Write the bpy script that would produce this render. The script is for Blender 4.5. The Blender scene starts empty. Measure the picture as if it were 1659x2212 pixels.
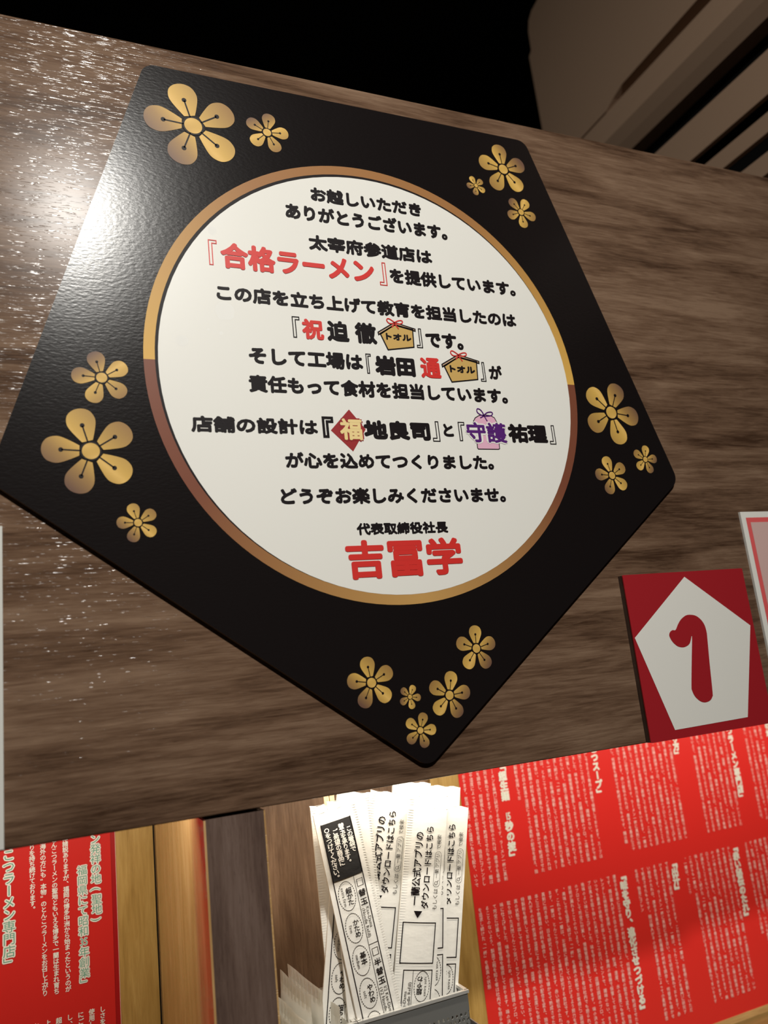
import bpy, bmesh, math, random
from mathutils import Matrix, Vector, noise
from mathutils.geometry import tessellate_polygon
random.seed(7)
C = bpy.context.scene.collection
Z0 = 1.45            # height of the round sign's centre above the floor (metres)

# ------------------------------------------------------------------ camera
cd = bpy.data.cameras.new('camera'); cam = bpy.data.objects.new('camera', cd); C.objects.link(cam)
cd.sensor_fit = 'VERTICAL'; cd.sensor_height = 36.0; cd.lens = 1705.347 * 36.0 / 2212.0
cd.clip_start = 0.02; cd.clip_end = 50
right = Vector((0.91652924, -0.38545380, -0.10676850)); down = Vector((-0.01461911, 0.23448026, -0.97201095))
fwd = Vector((0.39970042, 0.89243732, 0.20927303))
M = Matrix.Identity(4)
for i in range(3):
    M[i][0] = right[i]; M[i][1] = -down[i]; M[i][2] = -fwd[i]
M.translation = Vector((-0.274063, -0.579771, -0.258706 + Z0))
cam.matrix_world = M
cd.dof.use_dof = True; cd.dof.focus_distance = 0.69; cd.dof.aperture_fstop = 5.2
bpy.context.scene.camera = cam

# ------------------------------------------------------------------ light
sc = bpy.context.scene
sc.view_settings.view_transform = 'Standard'; sc.view_settings.look = 'None'
sc.view_settings.exposure = 0.0; sc.view_settings.gamma = 1.0; sc.view_settings.use_curve_mapping = False
w = bpy.data.worlds.new('world'); sc.world = w; w.use_nodes = True
w.node_tree.nodes['Background'].inputs[0].default_value = (1.0, 0.86, 0.70, 1); w.node_tree.nodes['Background'].inputs[1].default_value = 0.03
def light(name, kind, loc, target, energy, col, **k):
    l = bpy.data.lights.new(name, kind); l.energy = energy; l.color = col
    for a, v in k.items(): setattr(l, a, v)
    o = bpy.data.objects.new(name, l); C.objects.link(o); o.location = loc
    o.rotation_euler = (Vector(target) - Vector(loc)).to_track_quat('-Z', 'Y').to_euler()
    return o
# ceiling downlight behind the seat
light('ceiling_downlight', 'AREA', (-0.185, -1.53, 1.13 + Z0), (-0.16, 0, -0.06 + Z0), 15.5, (1.0, 0.965, 0.90), shape='DISK', size=0.13, spread=math.radians(105))
# LED strip tucked behind the bottom edge of the front board
light('strip_light', 'AREA', (0.25, 0.052, -0.305 + Z0), (0.25, 0.25, -0.44 + Z0), 3.2, (1.0, 0.90, 0.76), shape='RECTANGLE', size=1.5, size_y=0.012)

# ------------------------------------------------------------------ data
TXT = [('お越しいただき', 'k', [-0.05162, 0.05681, 0.15898, 0.17342], 0.03), ('ありがとうございます。', 'k', [-0.07624, 0.08145, 0.13849, 0.15399], 0.03), ('太宰府参道店は', 'k', [-0.05776, 0.06174, 0.11083, 0.12567], 0.03), ('合格ラーメン', 'r', [-0.1354, 0.00144, 0.08399, 0.10795], 0.05), ('を提供しています。', 'k', [0.01627, 0.14847, 0.0875, 0.10242], 0.03), ('この店を立ち上げて教育を担当したのは', 'k', [-0.14077, 0.1437, 0.05469, 0.06919], 0.03), ('祝', 'r', [-0.0709, -0.05172, 0.02643, 0.04515], 0.05), ('迫', 'k', [-0.04902, -0.02888, 0.02641, 0.0455], 0.04), ('徹', 'k', [-0.02344, -0.00314, 0.02637, 0.04609], 0.03), ('です。', 'k', [0.04441, 0.08253, 0.02741, 0.04268], 0.03), ('そして工場は', 'k', [-0.11802, -0.01903, 0.0011, 0.01639], 0.03), ('岩田', 'k', [-0.00809, 0.03028, -0.00197, 0.01663], 0.05), ('通', 'r', [0.0356, 0.05581, -0.00213, 0.01743], 0.045), ('が', 'k', [0.10555, 0.11951, 0.0006, 0.01458], 0.03), ('責任もって食材を担当しています。', 'k', [-0.11976, 0.12168, -0.02293, -0.00802], 0.03), ('店舗の設計は', 'k', [-0.16721, -0.06524, -0.05764, -0.04426], 0.03), ('福', 'g', [-0.04616, -0.0263, -0.06136, -0.04253], 0.04), ('地良司', 'k', [-0.02479, 0.03731, -0.0603, -0.04303], 0.05), ('と', 'k', [0.05039, 0.06043, -0.05597, -0.04418], 0.03), ('守護', 'p', [0.07346, 0.11461, -0.06089, -0.0418], 0.035), ('祐理', 'k', [0.11664, 0.15901, -0.06007, -0.04191], 0.045), ('が心を込めてつくりました。', 'k', [-0.09497, 0.09682, -0.08582, -0.07236], 0.03), ('どうぞお楽しみくださいませ。', 'k', [-0.10128, 0.10438, -0.11571, -0.10198], 0.03), ('代表取締役社長', 'k', [-0.0403, 0.04279, -0.14176, -0.13162], 0.03), ('吉冨学', 'r', [-0.05191, 0.05302, -0.17768, -0.14553], 0.065)]
BRK = [(0, 'r', [-0.14454, -0.13819, 0.08599, 0.10818]), (1, 'r', [0.0062, 0.01264, 0.08438, 0.10639]), (0, 'k', [-0.07869, -0.07286, 0.02745, 0.04591]), (1, 'k', [0.03527, 0.04038, 0.0266, 0.04474]), (0, 'k', [-0.01555, -0.01135, -0.00084, 0.01681]), (1, 'k', [0.09642, 0.1012, -0.00191, 0.01653]), (0, 'K', [-0.06006, -0.05232, -0.05872, -0.04249]), (1, 'k', [0.03964, 0.04594, -0.06044, -0.04257]), (0, 'k', [0.06608, 0.07185, -0.05941, -0.0424]), (1, 'k', [0.16132, 0.16748, -0.06055, -0.04249])]
FLW = [[-0.15074, 0.21401, 0.04037, 104.98752, -0.8, -0.6], [-0.08644, 0.22067, 0.0197, 7.90547, -0.5, 0.85], [0.15667, 0.22789, 0.02787, 95.15629, 0.8, 0.6], [0.12161, 0.20342, 0.01068, 115.63587, -0.8, -0.6], [0.16989, 0.18178, 0.0172, 57.79918, -0.9, 0.4], [0.23866, -0.02681, 0.03282, 65.0812, 0.85, 0.5], [0.22625, -0.0906, 0.01939, 103.97395, -0.85, -0.5], [0.27037, -0.07414, 0.01464, 76.02525, 0.85, -0.5], [-0.23051, -0.01715, 0.02106, 104.01901, -0.6, 0.8], [-0.23957, -0.07422, 0.03308, 105.57235, -0.7, -0.7], [-0.20903, -0.12787, 0.0148, 106.30399, -0.7, -0.7], [-0.04081, -0.25826, 0.02015, 97.79094, -0.7, -0.7], [-0.00974, -0.27219, 0.00952, 62.12579, -1.0, 0.2], [0.0251, -0.27469, 0.01912, 76.51599, 0.8, -0.6], [-0.00402, -0.29851, 0.01383, 69.08554, -0.3, -0.95], [0.05511, -0.23994, 0.01903, 86.29238, 0.8, -0.5]]
EMA = [{'body': [[0.00057, 0.03665], [0.01516, 0.04663], [0.03253, 0.04345], [0.0317, 0.02652], [0.00623, 0.02228]], 'roof': [[0.01542, 0.04882], [0.03493, 0.04406], [0.03485, 0.04219], [0.01512, 0.04631], [-0.00117, 0.03604], [-0.00147, 0.03822]], 'loopL': [[0.01537, 0.04841], [0.01042, 0.04758], [0.00807, 0.05017], [0.00933, 0.05204], [0.01206, 0.05117], [0.01537, 0.04841]], 'loopR': [[0.01537, 0.04841], [0.01932, 0.05077], [0.02279, 0.05108], [0.02304, 0.04909], [0.01977, 0.04775], [0.01537, 0.04841]], 'tail': [[0.01242, 0.044], [0.01532, 0.04801], [0.01874, 0.04269]], 'txt': [0.00554, 0.03007, 0.03184, 0.03817]}, {'body': [[0.05974, 0.01026], [0.07542, 0.0202], [0.09381, 0.01669], [0.09261, -0.00054], [0.06548, -0.00446]], 'roof': [[0.07574, 0.02242], [0.09637, 0.01727], [0.09626, 0.01537], [0.07537, 0.01987], [0.05789, 0.00967], [0.0576, 0.01189]], 'loopL': [[0.07568, 0.02201], [0.0704, 0.02124], [0.06795, 0.02391], [0.06933, 0.0258], [0.07221, 0.02486], [0.07568, 0.02201]], 'loopR': [[0.07568, 0.02201], [0.07991, 0.02435], [0.0836, 0.02461], [0.08383, 0.02258], [0.08033, 0.02127], [0.07568, 0.02201]], 'tail': [[0.07245, 0.01756], [0.07562, 0.0216], [0.07915, 0.01613]], 'txt': [0.06504, 0.09098, 0.0049, 0.01173]}]
DIA = [[-0.05406, -0.05327], [-0.03628, -0.03442], [-0.02301, -0.05155], [-0.03628, -0.07111]]
OMA = {'body': [[0.08213, -0.04085], [0.08441, -0.03762], [0.08848, -0.03542], [0.09391, -0.03439], [0.10063, -0.03498], [0.10444, -0.03693], [0.10624, -0.04103], [0.10598, -0.05415], [0.10527, -0.06622], [0.10396, -0.06679], [0.08326, -0.06689], [0.08253, -0.06583], [0.08302, -0.05472]], 'loopL': [[0.09373, -0.0355], [0.08834, -0.03336], [0.08695, -0.03065], [0.08828, -0.0288], [0.09149, -0.03047], [0.09373, -0.0355]], 'loopR': [[0.09373, -0.0355], [0.09725, -0.03233], [0.10193, -0.0316], [0.10285, -0.03351], [0.09983, -0.03529], [0.09373, -0.0355]], 'tail': [[0.0895, -0.03758], [0.09373, -0.0355], [0.0963, -0.04038]]}
STAINS = [[-0.1351, 0.04576, 0.0085], [-0.1703, 0.01723, 0.005], [-0.14913, 0.02841, 0.0012], [-0.13897, 0.02606, 0.0016], [-0.14078, 0.11734, 0.004]]
NUM = [[0.25764, -0.24502], [0.25905, -0.24224], [0.26248, -0.24052], [0.26626, -0.24057], [0.27051, -0.23551], [0.27539, -0.23116], [0.28149, -0.22827], [0.28703, -0.22781], [0.29371, -0.22921], [0.29904, -0.23303], [0.30241, -0.23838], [0.30342, -0.24498], [0.30287, -0.25086], [0.29962, -0.27578], [0.29674, -0.30031], [0.29529, -0.30473], [0.29142, -0.30773], [0.28536, -0.30855], [0.27971, -0.30669], [0.2748, -0.30199], [0.27278, -0.29669], [0.27298, -0.29218], [0.27881, -0.26986], [0.28461, -0.24768], [0.28063, -0.25379], [0.27616, -0.25633], [0.27065, -0.25704], [0.26497, -0.25542], [0.2606, -0.2516], [0.25845, -0.24797]]
PENT = [[0.28908, -0.19171], [0.36089, -0.24319], [0.33413, -0.3274], [0.2449, -0.32843], [0.21767, -0.24418]]
TILE = [[0.2161, -0.1867], [0.21576, -0.3315], [0.3625, -0.18663], [0.36578, -0.30979]]
SLV = {'A': ([[-0.04849, -0.35885], [-0.02478, -0.52463]], 0.094), 'A2': ([[-0.01924, -0.3515], [-0.05048, -0.52383]], 0.112), 'L': ([[-0.04357, -0.35711], [-0.04083, -0.52502]], 0.1162), 'A3': ([[-0.03327, -0.35338], [-0.03133, -0.5223]], 0.0995), 'B1': ([[0.01028, -0.35548], [-0.0291, -0.51624]], 0.1065), 'B': ([[0.04115, -0.37256], [0.00758, -0.5209]], 0.0985), 'C': ([[0.04491, -0.36358], [0.02081, -0.52528]], 0.1028), 'D': ([[0.0672, -0.37582], [0.03341, -0.52949]], 0.107), 'E': ([[0.06686, -0.35906], [0.03165, -0.53218]], 0.1178), 'G': ([[0.03854, -0.35191], [0.00743, -0.52763]], 0.122)}
# ------------------------------------------------------------------ mesh helpers (verts are given in place; build() moves the origin to its root)
class MB:
    def __init__(s): s.v = []; s.f = []; s.m = []; s.c = {}
    def add(s, vs, fs, m=0):
        o = len(s.v); s.v += [tuple(q) for q in vs]; s.f += [tuple(i + o for i in f) for f in fs]; s.m += [m] * len(fs); return o
    def box(s, x0, x1, y0, y1, z0, z1, m=0):
        s.add([(x0,y0,z0),(x1,y0,z0),(x1,y1,z0),(x0,y1,z0),(x0,y0,z1),(x1,y0,z1),(x1,y1,z1),(x0,y1,z1)],
              [(0,3,2,1),(4,5,6,7),(0,1,5,4),(1,2,6,5),(2,3,7,6),(3,0,4,7)], m)
    def flat(s, pts, y, m=0, fn=None):           # filled outline facing -Y
        P = [(q[0], y, q[1]) if fn is None else fn(q[0], q[1], y) for q in pts]
        tr = tessellate_polygon([[Vector((q[0], q[1], 0)) for q in pts]])
        s.add(P, tr, m)
    def ring(s, outer, inner, y, m=0, fn=None):
        n = len(outer); P = [(q[0], y, q[1]) if fn is None else fn(q[0], q[1], y) for q in list(outer) + list(inner)]
        return s.add(P, [(i, (i+1) % n, n + (i+1) % n, n + i) for i in range(n)], m)
    def slab(s, pts, y0, y1, m=0, ms=None):      # outline extruded from y0 (front) to y1 (back)
        n = len(pts); tr = tessellate_polygon([[Vector((q[0], q[1], 0)) for q in pts]])
        s.add([(q[0], y0, q[1]) for q in pts], tr, m)
        s.add([(q[0], y1, q[1]) for q in pts], [t[::-1] for t in tr], m if ms is None else ms)
        s.add([(q[0], y0, q[1]) for q in pts] + [(q[0], y1, q[1]) for q in pts], [(i, (i+1) % n, n + (i+1) % n, n + i) for i in range(n)], m if ms is None else ms)
    def stroke(s, pts, wd, y, m=0, closed=False, fn=None):
        q = [Vector((a[0], a[1])) for a in pts]
        if fn is not None:                        # follow the curved paper
            q2 = []
            for i in range(len(q)):
                q2.append(q[i])
                if i < len(q)-1 or closed:
                    e = q[(i+1) % len(q)]; k = int((e-q[i]).length/0.003)
                    q2 += [q[i].lerp(e, j/(k+1)) for j in range(1, k+1)]
            q = q2
        n = len(q); h = wd / 2; L = []; R = []
        for i in range(n):
            a = q[i-1] if (i or closed) else q[i]; b = q[(i+1) % n] if (i < n-1 or closed) else q[i]
            d1 = (q[i] - a); d2 = (b - q[i])
            if d1.length < 1e-9: d1 = d2
            if d2.length < 1e-9: d2 = d1
            d1 = d1.normalized(); d2 = d2.normalized(); t = (d1 + d2)
            t = t.normalized() if t.length > 1e-6 else d1
            nn = Vector((-t.y, t.x)); k = max(0.4, nn.dot(Vector((-d1.y, d1.x)))); L.append(q[i] + nn*h/k); R.append(q[i] - nn*h/k)
        P = [(a.x, y, a.y) if fn is None else fn(a.x, a.y, y) for a in L + R]
        s.add(P, [(i, (i+1) % n, n + (i+1) % n, n + i) for i in range(n if closed else n-1)], m)
    def build(s, name, mats, parent=None, root=(0,0,0), smooth=False, color=None):
        me = bpy.data.meshes.new(name); r = Vector(root)
        me.from_pydata([(a[0]-r.x, a[1]-r.y, a[2]-r.z) for a in s.v], [], s.f)
        for m in (mats if isinstance(mats, (list, tuple)) else [mats]): me.materials.append(m)
        me.polygons.foreach_set('material_index', s.m)
        if smooth: me.polygons.foreach_set('use_smooth', [True]*len(s.f))
        if color:
            at = me.color_attributes.new('print', 'FLOAT_COLOR', 'POINT')
            for i, cc in enumerate(color): at.data[i].color = (cc[0], cc[1], cc[2], 1)
        me.update()
        o = bpy.data.objects.new(name, me); C.objects.link(o)
        if parent is not None: o.parent = parent
        else: o.location = (r.x, r.y, r.z + Z0)
        return o
def tag(o, label, cat, group=None):
    o['label'] = label; o['category'] = cat
    if group: o['group'] = group
    return o
def thing(name, label, cat, loc, group=None, rot=(0,0,0)):
    o = bpy.data.objects.new(name, None); C.objects.link(o); o.empty_display_size = 0.02
    o.location = (loc[0], loc[1], loc[2] + Z0); o.rotation_euler = rot
    return tag(o, label, cat, group)
def struct(o): o['kind'] = 'structure'; return o
def circle(cx, cz, r, n=96, a0=0.0): return [(cx + r*math.cos(a0 + 2*math.pi*i/n), cz + r*math.sin(a0 + 2*math.pi*i/n)) for i in range(n)]
def ell(cx, cz, rx, rz, n=24): return [(cx + rx*math.cos(2*math.pi*i/n), cz + rz*math.sin(2*math.pi*i/n)) for i in range(n)]
def rect(x0, x1, z0, z1): return [(x0,z0),(x1,z0),(x1,z1),(x0,z1)]
def rounded(pts, r, n=8):
    out = []; N = len(pts)
    for i in range(N):
        p = Vector(pts[i]); a = (Vector(pts[i-1]) - p); b = (Vector(pts[(i+1) % N]) - p)
        a.normalize(); b.normalize(); h = a.angle(b)/2; d = r/math.tan(h); c = p + (a+b).normalized()*(r/math.sin(h))
        s = p + a*d - c; e = p + b*d - c; a0 = math.atan2(s.y, s.x); a1 = math.atan2(e.y, e.x); da = (a1-a0+math.pi) % (2*math.pi) - math.pi
        out += [(c.x + r*math.cos(a0+da*k/n), c.y + r*math.sin(a0+da*k/n)) for k in range(n+1)]
    return out
def smoothcurve(pts, n=6):                       # closed Catmull-Rom
    out = []; N = len(pts)
    for i in range(N):
        p0, p1, p2, p3 = (Vector(pts[(i+k-1) % N]) for k in range(4))
        for j in range(n):
            t = j/n; v = 0.5*((2*p1) + (p2-p0)*t + (2*p0-5*p1+4*p2-p3)*t*t + (3*p1-p0-3*p2+p3)*t**3); out.append((v.x, v.y))
    return out

# ------------------------------------------------------------------ glyphs (Blender's own built-in font)
G = {}
def glyph(ch, res=3):
    k = (ch, res)
    if k not in G:
        c = bpy.data.curves.new('g', 'FONT'); c.body = ch; c.resolution_u = res
        o = bpy.data.objects.new('g', c); C.objects.link(o)
        ev = o.evaluated_get(bpy.context.evaluated_depsgraph_get()); me = bpy.data.meshes.new_from_object(ev)
        vs = [(v.co.x, v.co.y) for v in me.vertices]; fs = [tuple(p.vertices) for p in me.polygons]
        bpy.data.objects.remove(o); bpy.data.curves.remove(c); bpy.data.meshes.remove(me)
        G[k] = (vs, fs)
    return G[k]
def adv(ch):
    if ord(ch) > 0x2000: return 1.0
    if ch == ' ': return 0.3
    vs = glyph(ch)[0]; return (max(v[0] for v in vs) + 0.07) if vs else 0.3
ROT = 'ー「」『』()〜―…'
def smear(mb, vs, fs, y, bold, m=0, fn=None, k=8):   # heavier weight: the outline repeated around a small circle
    offs = [(0, 0)] + ([(bold*math.cos(2*math.pi*i/k), bold*math.sin(2*math.pi*i/k)) for i in range(k)] if bold else [])
    for i, (dx, dz) in enumerate(offs):
        yy = y - 0.000012*i                       # each repeat a hair in front, so none lie in one plane
        mb.add([((a+dx, yy, b+dz) if fn is None else fn(a+dx, b+dz, yy)) for a, b in vs], fs, m)
def hline(text, res=3):                            # horizontal line, em = 1
    V = []; F = []; x = 0
    for ch in text:
        if ch != ' ':
            vs, fs = glyph(ch, res); o = len(V); V += [(a+x, b) for a, b in vs]; F += [tuple(i+o for i in f) for f in fs]
        x += adv(ch)
    return V, F, x
def fit(mb, text, box, y, bold=0.03, m=0, fn=None, res=3):
    V, F, _ = hline(text, res); x0 = min(v[0] for v in V); x1 = max(v[0] for v in V); z0 = min(v[1] for v in V); z1 = max(v[1] for v in V)
    b = bold*(box[3]-box[2])/max(0.6, z1-z0)
    bx = (box[0]+b, box[1]-b, box[2]+b, box[3]-b)
    sx = (bx[1]-bx[0])/(x1-x0); sz = (bx[3]-bx[2])/(z1-z0)
    smear(mb, [(bx[0]+(a-x0)*sx, bx[2]+(c-z0)*sz) for a, c in V], F, y, b, m, fn)
def hplace(mb, text, x, z, em, y, bold=0, m=0, fn=None, res=2, rot=0.0):   # baseline start at x,z ; rot in radians
    V, F, _ = hline(text, res); c, s = math.cos(rot)*em, math.sin(rot)*em
    smear(mb, [(x + a*c - b*s, z + a*s + b*c) for a, b in V], F, y, bold*em, m, fn)
def vcol(mb, text, x, ztop, em, y, bold=0, m=0, fn=None, res=1, pitch=None, k=6, flip=1):   # vertical column centred on x
    p = pitch or em; z = ztop
    for ch in text:
        if ch != ' ':
            if len(ch) > 1: vs, fs, w_ = hline(ch, res); q = [((a-w_/2)*0.8, b-0.36) for a, b in vs]
            else:
                vs, fs = glyph(ch, res); q = [(a-0.5, b-0.37) for a, b in vs]
                if ord(ch) < 0x2000: w_ = adv(ch); q = [(a-w_/2, b-0.36) for a, b in vs]
            if ch in ROT: q = [(b, -a) for a, b in q]
            if ch in ('、', '。'): q = [(a+0.55, b+0.5) for a, b in q]
            smear(mb, [(x + flip*a*em, z + flip*(b*em - p/2)) for a, b in q], fs, y, bold*em*(0.45 if len(ch) > 1 else 1.0), m, fn, k)
        z -= flip*p

# ------------------------------------------------------------------ materials
def mat(name, col, rough=0.5, metal=0.0, spec=0.5, bump=None, attr=False, coat=0.0, emis=None):
    m = bpy.data.materials.new(name); m.use_nodes = True; nt = m.node_tree; b = nt.nodes['Principled BSDF']
    b.inputs['Base Color'].default_value = (*col, 1); b.inputs['Roughness'].default_value = rough; b.inputs['Metallic'].default_value = metal
    b.inputs['Specular IOR Level'].default_value = spec; b.inputs['Coat Weight'].default_value = coat; b.inputs['Coat Roughness'].default_value = 0.15
    if attr:
        a = nt.nodes.new('ShaderNodeVertexColor'); a.layer_name = 'print'; nt.links.new(a.outputs['Color'], b.inputs['Base Color'])
    if bump:
        tc = nt.nodes.new('ShaderNodeTexCoord'); mp = nt.nodes.new('ShaderNodeMapping'); mp.inputs['Scale'].default_value = bump[0]
        n = nt.nodes.new('ShaderNodeTexNoise'); n.inputs['Scale'].default_value = 1; n.inputs['Detail'].default_value = 5
        bp = nt.nodes.new('ShaderNodeBump'); bp.inputs['Strength'].default_value = bump[1]; bp.inputs['Distance'].default_value = bump[2]
        nt.links.new(tc.outputs['Object'], mp.inputs[0]); nt.links.new(mp.outputs[0], n.inputs[0]); nt.links.new(n.outputs[0], bp.inputs['Height']); nt.links.new(bp.outputs[0], b.inputs['Normal'])
    return m
def wood(name, ca, cb, cc, axis='X', rough=0.35, spec=0.5, bstr=0.5, bdist=0.0006, coarse=1.0, pore=0.0):
    m = bpy.data.materials.new(name); m.use_nodes = True; nt = m.node_tree; N = nt.nodes; L = nt.links; b = N['Principled BSDF']
    tc = N.new('ShaderNodeTexCoord')
    def nz(along, across, det, dist=0.0, rgh=0.55):
        mp = N.new('ShaderNodeMapping'); mp.inputs['Scale'].default_value = (along, across, across) if axis == 'X' else (across, across, along)
        n = N.new('ShaderNodeTexNoise'); n.inputs['Scale'].default_value = 1; n.inputs['Detail'].default_value = det; n.inputs['Distortion'].default_value = dist; n.inputs['Roughness'].default_value = rgh
        L.new(tc.outputs['Object'], mp.inputs[0]); L.new(mp.outputs[0], n.inputs[0]); return n
    big = nz(5*coarse, 42*coarse, 5, 0.6); fine = nz(30, 480, 5, 0.5, 0.68); por = nz(75, 900, 2, 0.0)
    r = N.new('ShaderNodeValToRGB'); r.color_ramp.elements[0].position = 0.30; r.color_ramp.elements[1].position = 0.72
    r.color_ramp.elements[0].color = (*ca, 1); r.color_ramp.elements[1].color = (*cc, 1); e = r.color_ramp.elements.new(0.5); e.color = (*cb, 1)
    mx = N.new('ShaderNodeMath'); mx.operation = 'MULTIPLY_ADD'; mx.inputs[1].default_value = 0.62; mx.inputs[2].default_value = -0.31
    ad = N.new('ShaderNodeMath'); ad.operation = 'ADD'
    L.new(fine.outputs[0], mx.inputs[0]); L.new(mx.outputs[0], ad.inputs[0]); L.new(big.outputs[0], ad.inputs[1]); L.new(ad.outputs[0], r.inputs[0])
    L.new(r.outputs[0], b.inputs['Base Color'])
    pr = N.new('ShaderNodeValToRGB'); pr.color_ramp.elements[0].position = 0.29; pr.color_ramp.elements[1].position = 0.43
    L.new(por.outputs[0], pr.inputs[0])
    bp = N.new('ShaderNodeBump'); bp.inputs['Strength'].default_value = bstr; bp.inputs['Distance'].default_value = bdist
    L.new(pr.outputs[0], bp.inputs['Height']); L.new(bp.outputs[0], b.inputs['Normal'])
    b.inputs['Roughness'].default_value = rough; b.inputs['Specular IOR Level'].default_value = spec
    if pore:                                       # the open grain is glossier than the face of the laminate
        mr = N.new('ShaderNodeMapRange'); mr.inputs['To Min'].default_value = 0.13; mr.inputs['To Max'].default_value = rough; L.new(pr.outputs[0], mr.inputs[0]); L.new(mr.outputs[0], b.inputs['Roughness'])
        ms = N.new('ShaderNodeMapRange'); ms.inputs['To Min'].default_value = pore; ms.inputs['To Max'].default_value = spec; L.new(pr.outputs[0], ms.inputs[0]); L.new(ms.outputs[0], b.inputs['Specular IOR Level'])
    return m
board_wood = wood('walnut_laminate', (0.050,0.026,0.015), (0.130,0.076,0.047), (0.215,0.138,0.090), 'X', 0.20, 0.055, 1.0, 0.00006, 1.0, 0.8)
post_wood = wood('dark_upright_laminate', (0.085,0.052,0.040), (0.125,0.080,0.062), (0.165,0.112,0.090), 'Z', 0.4)
rear_wood = wood('brown_rear_laminate', (0.12,0.065,0.036), (0.205,0.122,0.070), (0.32,0.20,0.12), 'Z', 0.4)
pale_wood = wood('pale_glossy_veneer', (0.42,0.24,0.09), (0.52,0.31,0.125), (0.62,0.40,0.19), 'Z', 0.05, 0.8, 0.04, 0.0002, 1.6)
gold_wood = wood('gold_painted_wood', (0.34,0.20,0.050), (0.44,0.27,0.075), (0.54,0.35,0.11), 'Z', 0.35, 0.6, 0.5, 0.0004, 2.0)
counter_wood = wood('counter_laminate', (0.16,0.10,0.03), (0.22,0.14,0.045), (0.30,0.20,0.07), 'X', 0.4)
trim_wood = wood('light_trim_wood', (0.42,0.24,0.09), (0.55,0.33,0.13), (0.66,0.42,0.18), 'X', 0.4)
edge_brown = mat('sign_edge', (0.20,0.135,0.085), 0.6)
black_satin = mat('black_satin_print', (0.0085,0.0065,0.0065), 0.21, 0, 0.18, ((230,230,520), 0.22, 0.0004))
gold_print = mat('gold_print', (1,1,1), 0.42, 0, 0.18, None, True)
white_print = mat('white_print', (0.78,0.77,0.72), 0.34, 0, 0.2, ((300,300,300), 0.06, 0.0004))
ink = mat('black_ink', (0.010,0.007,0.008), 0.45, 0, 0.12)
red_ink = mat('red_ink', (0.62,0.028,0.022), 0.45, 0, 0.3)
purple_ink = mat('purple_ink', (0.085,0.012,0.16), 0.45, 0, 0.3)
dark_red = mat('dark_red_print', (0.30,0.018,0.020), 0.45, 0, 0.3)
pink_print = mat('pink_print', (0.74,0.42,0.55), 0.45, 0, 0.3)
pale_gold = mat('pale_gold_ink', (0.80,0.62,0.28), 0.45, 0, 0.3)
roof_tan = mat('plaque_roof_ink', (0.50,0.34,0.22), 0.45, 0, 0.3)
paper_white = mat('white_card', (0.76,0.75,0.70), 0.5, 0, 0.3)
tile_red = mat('tile_red', (0.34,0.014,0.020), 0.42, 0, 0.35)
tile_edge = wood('tile_edge_wood', (0.035,0.02,0.014), (0.06,0.035,0.025), (0.09,0.055,0.04), 'Z', 0.5)
pink_red = mat('pink_red_line', (0.72,0.11,0.11), 0.5, 0, 0.3)
pink_field = mat('pale_pink_card', (0.62,0.42,0.39), 0.5, 0, 0.3)
grey_card = mat('grey_white_card', (0.62,0.62,0.58), 0.5, 0, 0.3)
poster_red = mat('poster_red', (0.66,0.026,0.021), 0.30, 0, 0.35)
poster_edge = mat('poster_dark_red_edge', (0.40,0.008,0.010), 0.35)
poster_lip = mat('poster_pale_lip', (0.80,0.45,0.38), 0.4)
white_ink = mat('white_ink', (0.88,0.84,0.77), 0.5, 0, 0.2)
soft_pink_ink = mat('white_fine_print', (0.86,0.54,0.49), 0.5, 0, 0.2)
green_ink = mat('green_ink', (0.16,0.42,0.30), 0.5, 0, 0.2)
sleeve_paper = mat('glossy_white_paper', (0.82,0.80,0.74), 0.32, 0, 0.4, ((90,90,160), 0.25, 0.0012))
sleeve_black = mat('glossy_black_paper', (0.035,0.034,0.034), 0.25, 0, 0.5, ((60,60,90), 0.5, 0.0020))
bamboo = wood('bamboo', (0.55,0.40,0.22), (0.68,0.52,0.30), (0.78,0.62,0.40), 'Z', 0.5)
steel = mat('grey_steel', (0.42,0.43,0.42), 0.38, 0.75, 0.5, ((200,200,200), 0.08, 0.0005))
steel_rim = mat('bright_steel_rim', (0.75,0.74,0.70), 0.3, 0.6)
film = bpy.data.materials.new('white_film'); film.use_nodes = True
_n = film.node_tree.nodes; _l = film.node_tree.links; _n.remove(_n['Principled BSDF'])
_d = _n.new('ShaderNodeBsdfDiffuse'); _t = _n.new('ShaderNodeBsdfTranslucent'); _g = _n.new('ShaderNodeBsdfGlossy'); _m1 = _n.new('ShaderNodeMixShader'); _m2 = _n.new('ShaderNodeMixShader')
_d.inputs[0].default_value = (0.92,0.90,0.84,1); _t.inputs[0].default_value = (0.95,0.94,0.88,1); _g.inputs['Roughness'].default_value = 0.2
_m1.inputs[0].default_value = 0.6; _m2.inputs[0].default_value = 0.10
_l.new(_d.outputs[0], _m1.inputs[1]); _l.new(_t.outputs[0], _m1.inputs[2]); _l.new(_m1.outputs[0], _m2.inputs[1]); _l.new(_g.outputs[0], _m2.inputs[2]); _l.new(_m2.outputs[0], _n['Material Output'].inputs[0])
ac_shell = mat('beige_plastic', (0.46,0.305,0.205), 0.5)
ac_dark = mat('dark_vent', (0.004,0.004,0.004), 0.8, 0, 0.1)
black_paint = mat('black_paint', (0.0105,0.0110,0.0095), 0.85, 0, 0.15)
floor_mat = mat('dark_floor_tile', (0.06,0.05,0.045), 0.5)

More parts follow.
